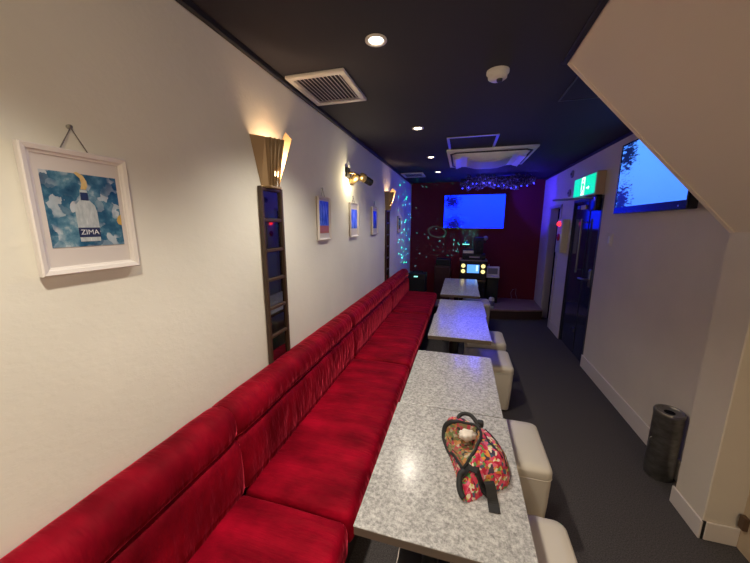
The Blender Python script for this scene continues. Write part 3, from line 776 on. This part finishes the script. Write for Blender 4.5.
# garland with blue lights
ga = thing('tinsel_garland', 'bushy tinsel garland with blue lights hanging from the ceiling over the screen', 'garland', (.49, 5.50, ZC))
b = MB(); b.tube([(-.56+1.12*k/12, .0, -.07-.015*math.sin(k*1.3)) for k in range(13)], .012, 6); b.build('stem', M['blackmatt'], ga)
lf = [mat('tinsel_brown', (.13, .085, .05), .35, metal=.4), mat('tinsel_silver', (.35, .33, .32), .3, metal=.6), mat('tinsel_dark', (.03, .028, .03), .5)]
b = MB(); mi = []
for k in range(4200):
    x = random.uniform(-.57, .57); rr_ = random.random()**.6*(.62+.75*abs(noise.noise(Vector((x*5.5, 3.1, 0))))+.35*abs(noise.noise(Vector((x*17, 9.1, 0)))))
    a = random.uniform(0, 2*PI); rr_ *= min(1, .25+(.57-abs(x))*7); c_ = Vector((x, .12*rr_*math.cos(a), -.125-.018*math.sin(x*9)+.135*rr_*math.sin(a)))
    c_.z = min(c_.z, -.008)
    d = Vector((random.gauss(0, 1), random.gauss(0, 1), random.gauss(0, 1))).normalized(); s_ = d.cross(Vector((random.random(), random.random(), random.random()+.1))).normalized()
    ln, wd = random.uniform(.018, .042), random.uniform(.004, .010)
    pts = [c_-d*ln*.5, c_+s_*wd, c_+d*ln*.5, c_-s_*wd]
    for p in pts: p.z = min(p.z, -.002)
    b.bm.faces.new([b.bm.verts.new(p) for p in pts]); mi.append(random.choices((0, 1, 2), (6, .8, 5))[0])
o = b.build('tinsel', lf, ga, recalc=False); o['kind'] = 'stuff'
for p, k in zip(o.data.polygons, mi): p.material_index = k
for k in range(14):
    x = -.54+1.08*(k+random.uniform(-.3, .3))/13; y_ = random.uniform(-.10, -.02); z = -.13-.10*random.random()-.02*math.sin(x*9)
    b = MB(); bmesh.ops.create_icosphere(b.bm, subdivisions=2, radius=.0085)
    for v_ in b.bm.verts: v_.co += Vector((x, y_, z))
    b.build('led_bulb', M['blueled'], ga, True)
    if k % 4 == 1:
        ld = bpy.data.lights.new('garland_light', 'POINT'); ld.energy = 1.8; ld.color = (.06, .04, 1); ld.shadow_soft_size = .01
        lo = bpy.data.objects.new('garland_light', ld); COL.objects.link(lo); lo.location = (.49+x, 5.50+y_-.02, ZC+z-.012)

# ------------------------------------------------------------------ televisions
def tv_parts(t, w, h, d, scr, bez=.012, chin=.03):
    """local frame: x along screen, z up, screen faces -y, lower-left of housing at origin"""
    MB().box(0, w, 0, d, 0, h, .006, 2).build('housing', M['blackgloss'], t, 'auto')
    o = MB().box(0, w-2*bez, -.002, .001, 0, h-bez-chin).build('screen', scr, t); o.location = (bez, 0, chin)
    b = MB()
    for a in ((0, w, 0, chin), (0, w, h-bez, h), (0, bez, chin, h-bez), (w-bez, w, chin, h-bez)): b.box(a[0], a[1], -.008, .0, a[2], a[3], .002, 1)
    b.build('bezel', M['blackgloss'], t, 'auto')
TW, THH = 1.12, .645
t = thing('wall_television', 'television with a deep blue sky picture on the red far wall', 'television', (-.375, YB-.075, 1.512), 0)
tv_parts(t, TW, THH, .05, screen('blue_sky_screen_far', (.002, .016, 1.0), (.001, .009, .95), TW, THH, [(.14, .50, .26), (.20, .06, .30)], 3.7, 3), .012, .016)
MB().box(.4, .72, .05, .074, .15, .5).build('wall_bracket', M['blackmatt'], t)
RW, RH = .945, .575
t = thing('wall_television', 'television with a pale blue sky picture on the right wall by the stair underside', 'television', (XR-.092, 3.28, 1.688), -PI/2)
tv_parts(t, RW, RH, .05, screen('blue_sky_screen_near', (.065, .235, .92), (.045, .17, .90), RW, RH, [(.10, .42, .24), (.08, .05, .26)], 1.5, 8), .012, .055)
MB().box(.3, .65, .05, .092, .15, .42).build('wall_bracket', M['blackmatt'], t)
b = MB(); b.lathe([(.006, -.0085), (.006, -.0095)], (.87, 0, .022), 14, 'y'); b.build('brand_dot', M['alu'], t)

# ------------------------------------------------------------------ karaoke corner on the stage
K0 = 5.80
t = thing('karaoke_cabinet', 'black karaoke cabinet with a small blue display and four round yellow lights', 'karaoke machine', (.222, 5.98, ZS))
KD = -.18
MB().box(-.235, .235, KD, .2, 0, .765, .006, 2).build('cabinet_body', M['blackgloss'], t, 'auto')
MB().box(-.245, .245, KD-.012, .21, .765, .79, .004, 2).build('cabinet_top', mat('cabinet_top_edge', (.16, .12, .12), .3), t, 'auto')
MB().box(-.225, .225, KD-.008, KD, .44, .745, .003, 1).build('control_panel', M['blackmatt'], t)
MB().box(-.105, .105, KD-.012, KD-.007, .555, .705).build('display', emit('display_blue', (.10, .32, 1.0), 1.3), t)
MB().box(.05, .085, KD-.0135, KD-.0115, .59, .695).build('display_bar', emit('display_pale', (.5, .75, 1.0), 1.3), t)
for x in (-.172, .172):
    for z in (.582, .682):
        MB().lathe([(.036, KD-.008), (.036, KD-.016), (.028, KD-.02)], (x, 0, z), 24, 'y').build('round_light', M['knobglow'], t, 'auto')
MB().box(-.235, .235, KD-.006, KD, .40, .425).build('trim_strip', mat('gold_strip', (.20, .13, .06), .35, metal=.6), t)
KT = ZS+.79
t = thing('amplifier', 'black amplifier with a pale label strip on top of the karaoke cabinet', 'amplifier', (.225, 5.98, KT))
MB().box(-.20, .20, -.16, .16, .008, .105, .004, 2).build('case', M['blackmatt'], t, 'auto')
MB().box(-.08, .10, -.163, -.159, .035, .065).build('label_strip', mat('label_strip', (.28, .24, .24), .5), t)
for sx in (-.16, .16):
    for sy in (-.12, .12): MB().lathe([(.014, 0), (.014, .009)], (sx, sy, 0), 12).build('foot', M['foot'], t)
AT = KT+.105
t = thing('receiver', 'small silver-fronted receiver box on the amplifier, left side', 'receiver', (.125, 5.97, AT))
MB().box(-.10, .095, -.12, .12, 0, .07, .004, 2).build('case', M['blackmatt'], t, 'auto')
MB().box(-.095, .09, -.125, -.12, .008, .062, .002, 1).build('front_panel', mat('silver_front', (.42, .40, .44), .35, metal=.4), t)
t = thing('party_light', 'small black party light with a greenish lens on the silver receiver', 'party light', (.075, 5.93, AT+.07))
MB().lathe([(.05, 0), (.05, .012), (.02, .02)], (0, 0, 0), 24).build('base', M['blackmatt'], t, 'auto')
MB().tube([(0, 0, .018), (0, 0, .06)], .012, 10).build('neck', M['blackmatt'], t)
b = MB(); b.lathe([(.0, .05), (.04, .055), (.06, .085), (.06, .115), (.04, .14), (.0, .148)], (0, 0, 0), 24, cap=False); b.build('lamp_dome', mat('dome', (.02, .05, .04), .2), t, True)
b = MB(); b.lathe([(.061, .095), (.061, .107)], (0, 0, 0), 24, cap=False); b.build('glow_ring', M['greenled'], t, True)
t = thing('tower_speaker', 'slim black upright speaker at the right on the amplifier', 'speaker', (.305, 5.98, AT))
MB().box(-.075, .075, -.11, .11, 0, .30, .006, 2).build('cabinet', M['blackmatt'], t, 'auto')
for z, r_ in ((.09, .05), (.20, .042)): MB().lathe([(r_, -.11), (r_, -.118), (r_*.8, -.112), (.0, -.105)], (0, 0, z), 24, 'y', cap=False).build('driver', M['grille'], t, True)
t = thing('clip_lamp', 'round grey lamp clipped to the top right of the slim speaker', 'lamp', (.385, 5.95, AT+.20))
MB().box(-.006, .04, -.02, .02, .0, .03, .003, 1).build('clip', M['blackmatt'], t)
MB().tube([(.02, 0, .03), (.025, -.01, .06)], .007, 8).build('stem', M['blackmatt'], t)
MB().lathe([(.03, .02), (.042, .0), (.042, -.02), (.0, -.024)], (.025, -.015, .085), 24, 'y', cap=False).build('lamp_disc', mat('grey_lens', (.35, .32, .35), .4), t, True)

t = thing('remote_stand', 'narrow black stand beside the karaoke cabinet carrying the white tablet', 'stand', (.58, 5.98, ZS))
MB().box(-.10, .10, -.12, .14, 0, .45, .006, 2).build('column', M['blackmatt'], t, 'auto')
MB().box(-.11, .11, -.15, .15, .45, .468, .004, 1).build('shelf', M['blackgloss'], t)
t = thing('remote_tablet', 'white karaoke remote tablet with a grey screen in its charging dock', 'tablet', (.575, 5.93, ZS+.468))
MB().box(-.115, .115, -.07, .10, 0, .03, .008, 2).build('dock', M['white'], t, 'auto')
R_ = Matrix.Rotation(-.22, 3, 'X')
MB().box(-.112, .112, -.03, .01, .025, .20, .012, 3, rot=R_, piv=(0, 0, .03)).build('tablet_body', M['white'], t, 'auto')
MB().box(-.082, .082, -.034, -.029, .055, .165, rot=R_, piv=(0, 0, .03)).build('tablet_screen', mat('grey_screen', (.10, .10, .12), .3), t)
MB().tube([(-.07, .02, .19), (-.07, .04, .235)], .009, 8).build('stylus', M['white'], t)
t = PB = thing('pump_bottle', 'white pump bottle with a dark label standing on the stage', 'bottle', (.555, 5.70, ZS))
MB().lathe([(.044, .0), (.048, .006), (.048, .13), (.040, .15), (.018, .162), (.016, .17)], (0, 0, 0), 28).build('bottle_body', mat('bottle_plastic', (.75, .75, .80), .35), t, 'auto')
MB().lathe([(.0485, .03), (.0488, .032), (.0488, .105), (.0485, .107)], (0, 0, 0), 28, cap=False).build('label', mat('bottle_label', (.16, .15, .25), .5), t, True)
b = MB(); b.lathe([(.019, .165), (.019, .185), (.006, .188), (.006, .215)], (0, 0, 0), 18); b.box(-.035, .010, -.008, .008, .213, .225, .003, 1); b.build('pump', M['blackmatt'], t, 'auto'); PB.scale = (1.0, 1.0, 1.15); PB.location = (.55, 5.53, ZS)

t = thing('side_cabinet', 'low dark red cabinet between the floor speaker and the karaoke machine', 'cabinet', (-.33, 6.02, ZS))
MB().box(-.15, .15, -.15, .2, 0, .655, .005, 2).build('body', M['cabinet'], t, 'auto')
MB().box(-.135, .135, -.158, -.15, .03, .63, .003, 1).build('door', M['cabinet'], t)
t = thing('black_box', 'flat black equipment box on top of the low dark red cabinet', 'box', (-.32, 6.0, ZS+.655))
MB().box(-.135, .135, -.13, .14, 0, .125, .006, 2).build('case', M['blackmatt'], t, 'auto')
MB().box(-.115, .115, -.134, -.13, .02, .105).build('front_grille', M['grille'], t)
tag(MB().tube([(-.31, YB-.008, 1.60), (-.312, YB-.006, 1.3), (-.31, YB-.01, 1.05), (-.312, YB-.03, .92), (-.32, 6.141, .90)], .005, 6).build('power_cable', M['blackmatt'], None, True), 'thin black cable hanging down the red wall from the screen to the black box', 'cable')
t = thing('floor_speaker', 'black floor speaker with a small glowing light at the far end of the sofa', 'speaker', (-.78, 5.78, ZS))
MB().box(-.165, .165, -.15, .15, .0, .52, .012, 3).build('cabinet', M['blackmatt'], t, 'auto')
MB().box(-.145, .145, -.157, -.15, .03, .42, .003, 1).build('front_grille', M['grille'], t)
MB().box(-.05, .02, -.156, -.15, .455, .475, .002, 1).build('status_light', M['greenled'], t)
MB().tube([(-.09, 0, .52), (-.09, 0, .545), (.09, 0, .545), (.09, 0, .52)], .008, 8).build('carry_handle', M['blackgloss'], t)
cab = [(.98, 6.16, ZS+.004), (.97, 6.18, .20), (.96, 6.26, .30), (1.0, 6.30, .36), (1.06, 6.32, .37), (1.05, 6.30, .28), (1.08, 6.24, .19), (1.18, 6.20, ZS+.004), (1.30, 6.22, ZS+.004)]
tag(MB().tube(cab, .005, 6).build('loose_cable', mat('grey_cable', (.30, .22, .23), .5), None, True), 'loose pale cable looped against the red wall at the right of the stage', 'cable')

# ------------------------------------------------------------------ right wall fittings
t = thing('exit_sign', 'lit green emergency exit sign box above the navy door', 'sign', (XR, 4.18, 2.025))
# box, front faces -x; local y from -.39 to .42
EY0, EY1, EZ, ED = -.385, .30, .118, .085
MB().box(-ED, -.001, EY0, EY1, -EZ, EZ, .004, 1).build('housing', M['exitbox'], t, 'auto')
MB().box(-ED-.002, -ED+.001, EY0+.02, EY1-.02, -EZ+.015, EZ-.015).build('sign_face', M['exitgreen'], t)
xf = -ED-.004
b = MB(); b.box(xf, xf+.001, -.075, .030, -.098, .098); b.build('doorway_symbol', M['exitwhite'], t)
b = MB()
b.lathe([(.0, -.001), (.017, -.0005), (.017, 0.0)], (xf-.001, -.02, .062), 16, 'x')
def limb(p, q_, wd):
    p, q_ = Vector((0, (p[0]-.02)*.65-.022, p[1])), Vector((0, (q_[0]-.02)*.65-.022, q_[1])); d = (q_-p).normalized(); s_ = Vector((0, -d.z, d.y))*wd/2
    b.prism([((p+s_).y, (p+s_).z), ((q_+s_).y, (q_+s_).z), ((q_-s_).y, (q_-s_).z), ((p-s_).y, (p-s_).z)], 'x', xf-.001, xf-.0002)
limb((.02, .04), (.03, -.02), .04); limb((.02, .03), (-.05, .0), .016); limb((.02, .03), (.08, .02), .016)
limb((.03, -.015), (-.02, -.04), .02); limb((-.02, -.04), (-.03, -.085), .017); limb((.03, -.015), (.055, -.05), .02); limb((.055, -.05), (.09, -.075), .017)
b.build('running_figure', M['exitgreen'], t)
b = MB(); b.box(xf, xf+.001, -.20, -.13, -.035, -.020); b.prism([(-.215, -.028), (-.185, -.005), (-.185, -.05)], 'x', xf, xf+.001); b.build('arrow_mark', M['exitwhite'], t)
ld = bpy.data.lights.new('exit_glow', 'AREA'); ld.energy = .0; bpy.data.lights.remove(ld)
for z, yy, lab in ((2.262, 4.87, 'small round grey disc high on the right wall near the ceiling'), (2.02, 4.905, 'small round grey disc with a dark centre beside the exit sign')):
    t = thing('wall_sensor', lab, 'sensor', (XR, yy, z))
    MB().lathe([(.05, 0), (.05, -.014), (.04, -.02), (.0, -.022)], (0, 0, 0), 24, 'x', cap=False).build('cover', mat('sensor_grey', (.26, .24, .25), .5), t, 'auto')
    MB().lathe([(.016, -.02), (.014, -.026), (0, -.027)], (0, 0, 0), 16, 'x', cap=False).build('centre', M['acdark'], t, True)
t = thing('fire_alarm_box', 'pale alarm box with a red lamp and red disc between the two doorways', 'alarm box', (XR, 4.87, 1.44))
MB().box(-.085, .0, -.10, .12, -.235, .225, .006, 2).build('case', mat('alarm_box_paint', (.62, .58, .48), .45), t, 'auto')
MB().lathe([(.032, -.085), (.031, -.10), (.024, -.118), (.0, -.125)], (0, .01, .165), 24, 'x', cap=False).build('red_lamp', M['redlamp'], t, True)
MB().lathe([(.05, -.085), (.05, -.098), (.04, -.103), (.0, -.105)], (0, .01, -.02), 24, 'x', cap=False).build('red_disc', M['red'], t, 'auto')
t = thing('light_switch', 'small pale switch plate on the right wall between the door and the television', 'switch', (XR, 3.52, 1.45))
MB().box(-.008, -.001, -.06, .06, -.06, .06, .003, 2).build('plate', M['rwall'], t, 'auto')
MB().box(-.012, -.007, -.02, .02, -.035, .035, .002, 1).build('rocker', M['white'], t)
t = thing('stand_ashtray_bin', 'worn steel cylinder bin with an ashtray top beside the wall pier', 'bin', (1.304, 2.160, 0)); t.scale = (.70, .70, .99)
MB().lathe([(.098, 0), (.104, .004), (.104, .03), (.106, .034), (.106, .43), (.108, .434)], (0, 0, 0), 40).build('body', M['steelbin'], t, 'auto')
MB().lathe([(.108, .432), (.110, .436), (.110, .452), (.104, .460), (.095, .459), (.088, .450), (.04, .446), (.036, .43)], (0, 0, 0), 40, cap=False).build('ashtray_lid', M['steelbin'], t, 'auto')
MB().lathe([(.040, .4475), (.0, .4478)], (0, 0, 0), 24, cap=False).build('lid_hole', M['black'], t)
b = MB(); b.tube([(-.106, -.02, .27), (-.122, -.02, .262), (-.126, -.02, .235), (-.118, -.02, .215), (-.106, -.02, .21)], .004, 8); b.build('side_handle', M['steel'], t, True)
tag(MB().box(1.388, 1.41, 1.680, 1.712, .125, .195, .004, 2).build('door_stop', M['brownblk']), 'small brown wooden block on the tan panel in the lower right corner', 'door stop')

# ------------------------------------------------------------------ lights
def light(kind, name, loc, energy, col, rot=None, **k):
    ld = bpy.data.lights.new(name, kind); ld.energy = energy; ld.color = col
    for a, v_ in k.items(): setattr(ld, a, v_)
    o = bpy.data.objects.new(name, ld); COL.objects.link(o); o.location = loc
    if rot: o.rotation_euler = rot
    return o
def aim(o, target):
    o.rotation_euler = (Vector(target)-Vector(o.location)).to_track_quat('-Z', 'Y').to_euler()
# warm lamp over the entry behind the camera, under the stairs' side
light('POINT', 'entry_lamp', (.95, -.9, 1.8), 34, (1, .80, .58), shadow_soft_size=.12)
# star projector on the karaoke rack: throws green and white dots to the left
pj = light('SPOT', 'dot_projector', (.10, 5.90, 1.33), 1900, (1, 1, 1), shadow_soft_size=0.0, spot_size=math.radians(158), spot_blend=.1)
aim(pj, (-.90, 6.66, 1.36))
pl = pj.data; pl.use_nodes = True; nt = pl.node_tree; em = nt.nodes['Emission']
tc = nt.nodes.new('ShaderNodeTexCoord'); vo = nt.nodes.new('ShaderNodeTexVoronoi'); vo.inputs['Scale'].default_value = 16
nt.links.new(tc.outputs['Normal'], vo.inputs['Vector'])
rp = nt.nodes.new('ShaderNodeValToRGB'); rp.color_ramp.elements[0].position = .08; rp.color_ramp.elements[0].color = (1, 1, 1, 1); rp.color_ramp.elements[1].position = .115; rp.color_ramp.elements[1].color = (0, 0, 0, 1)
nt.links.new(vo.outputs['Distance'], rp.inputs['Fac'])
sc_ = nt.nodes.new('ShaderNodeSeparateColor'); nt.links.new(vo.outputs['Color'], sc_.inputs[0])
r2 = nt.nodes.new('ShaderNodeValToRGB'); r2.color_ramp.interpolation = 'CONSTANT'
r2.color_ramp.elements[0].color = (.01, .95, .55, 1); r2.color_ramp.elements[1].position = .6; r2.color_ramp.elements[1].color = (.05, .9, .8, 1)
nt.links.new(sc_.outputs[0], r2.inputs['Fac'])
mm = nt.nodes.new('ShaderNodeMixRGB'); mm.blend_type = 'MULTIPLY'; mm.inputs['Fac'].default_value = 1
nt.links.new(rp.outputs['Color'], mm.inputs['Color1']); nt.links.new(r2.outputs['Color'], mm.inputs['Color2'])
nt.links.new(mm.outputs['Color'], em.inputs['Color']); em.inputs['Strength'].default_value = 1.0
# a dotted ring on the far wall from the same projector
rd = (Vector((-.46, YB, 1.44))-Vector(pj.location)).normalized(); rl = pj.rotation_euler.to_matrix().transposed() @ rd
dn = nt.nodes.new('ShaderNodeVectorMath'); dn.operation = 'DISTANCE'; nt.links.new(tc.outputs['Normal'], dn.inputs[0]); dn.inputs[1].default_value = rl
rr2 = nt.nodes.new('ShaderNodeValToRGB'); e_ = rr2.color_ramp.elements
e_[0].position = .128; e_[0].color = (0, 0, 0, 1); e_[1].position = .136; e_[1].color = (.002, .045, .028, 1)
e3 = e_.new(.146); e3.color = (.002, .045, .028, 1); e4 = e_.new(.154); e4.color = (0, 0, 0, 1)
nt.links.new(dn.outputs['Value'], rr2.inputs['Fac'])
ad2 = nt.nodes.new('ShaderNodeMixRGB'); ad2.blend_type = 'ADD'; ad2.inputs['Fac'].default_value = 1
nt.links.new(mm.outputs['Color'], ad2.inputs['Color1']); nt.links.new(rr2.outputs['Color'], ad2.inputs['Color2']); nt.links.new(ad2.outputs['Color'], em.inputs['Color'])
# blue party spotlights near the garland
bs = light('SPOT', 'blue_party_spot', (.35, 5.60, 2.28), 62, (.04, .015, 1), shadow_soft_size=.02, spot_size=math.radians(66), spot_blend=.35); aim(bs, (XR, 6.08, 2.15))
bs = light('SPOT', 'blue_party_spot', (.2, 5.55, 2.28), 42, (.045, .03, 1), shadow_soft_size=.02, spot_size=math.radians(90), spot_blend=.6); aim(bs, (XL, 5.4, 1.8))
light('POINT', 'blue_fill_lamp', (.3, 5.45, 2.10), 4, (.08, .07, 1), shadow_soft_size=.05)

W = bpy.data.worlds.new('World'); S.world = W; W.use_nodes = True
W.node_tree.nodes['Background'].inputs['Color'].default_value = (.02, .02, .025, 1)
W.node_tree.nodes['Background'].inputs['Strength'].default_value = .3
# ------------------------------------------------------------------ camera
cam = bpy.data.cameras.new('Camera'); co = bpy.data.objects.new('Camera', cam); COL.objects.link(co); S.camera = co
cam.sensor_width = 36; cam.sensor_fit = 'HORIZONTAL'; cam.lens = 14.6677; cam.clip_start = .02
r_ = Vector((0.96234861, 0.27180571, 0.00260859)); u_ = Vector((-0.05240124, 0.17609663, 0.98297716)); w_ = Vector((-0.26671944, 0.94610339, -0.1837093))
co.matrix_world = Matrix(((r_.x, u_.x, -w_.x, 0), (r_.y, u_.y, -w_.y, 0), (r_.z, u_.z, -w_.z, 1.5908), (0, 0, 0, 1)))
S.view_settings.view_transform = 'Standard'; S.view_settings.look = 'None'; S.view_settings.gamma = 1; S.view_settings.exposure = .3
try: S.view_settings.use_curve_mapping = False
except Exception: pass
S.cycles.use_denoising = True
S.cycles.max_bounces = 8; S.cycles.diffuse_bounces = 5
S.cycles.sample_clamp_indirect = 6
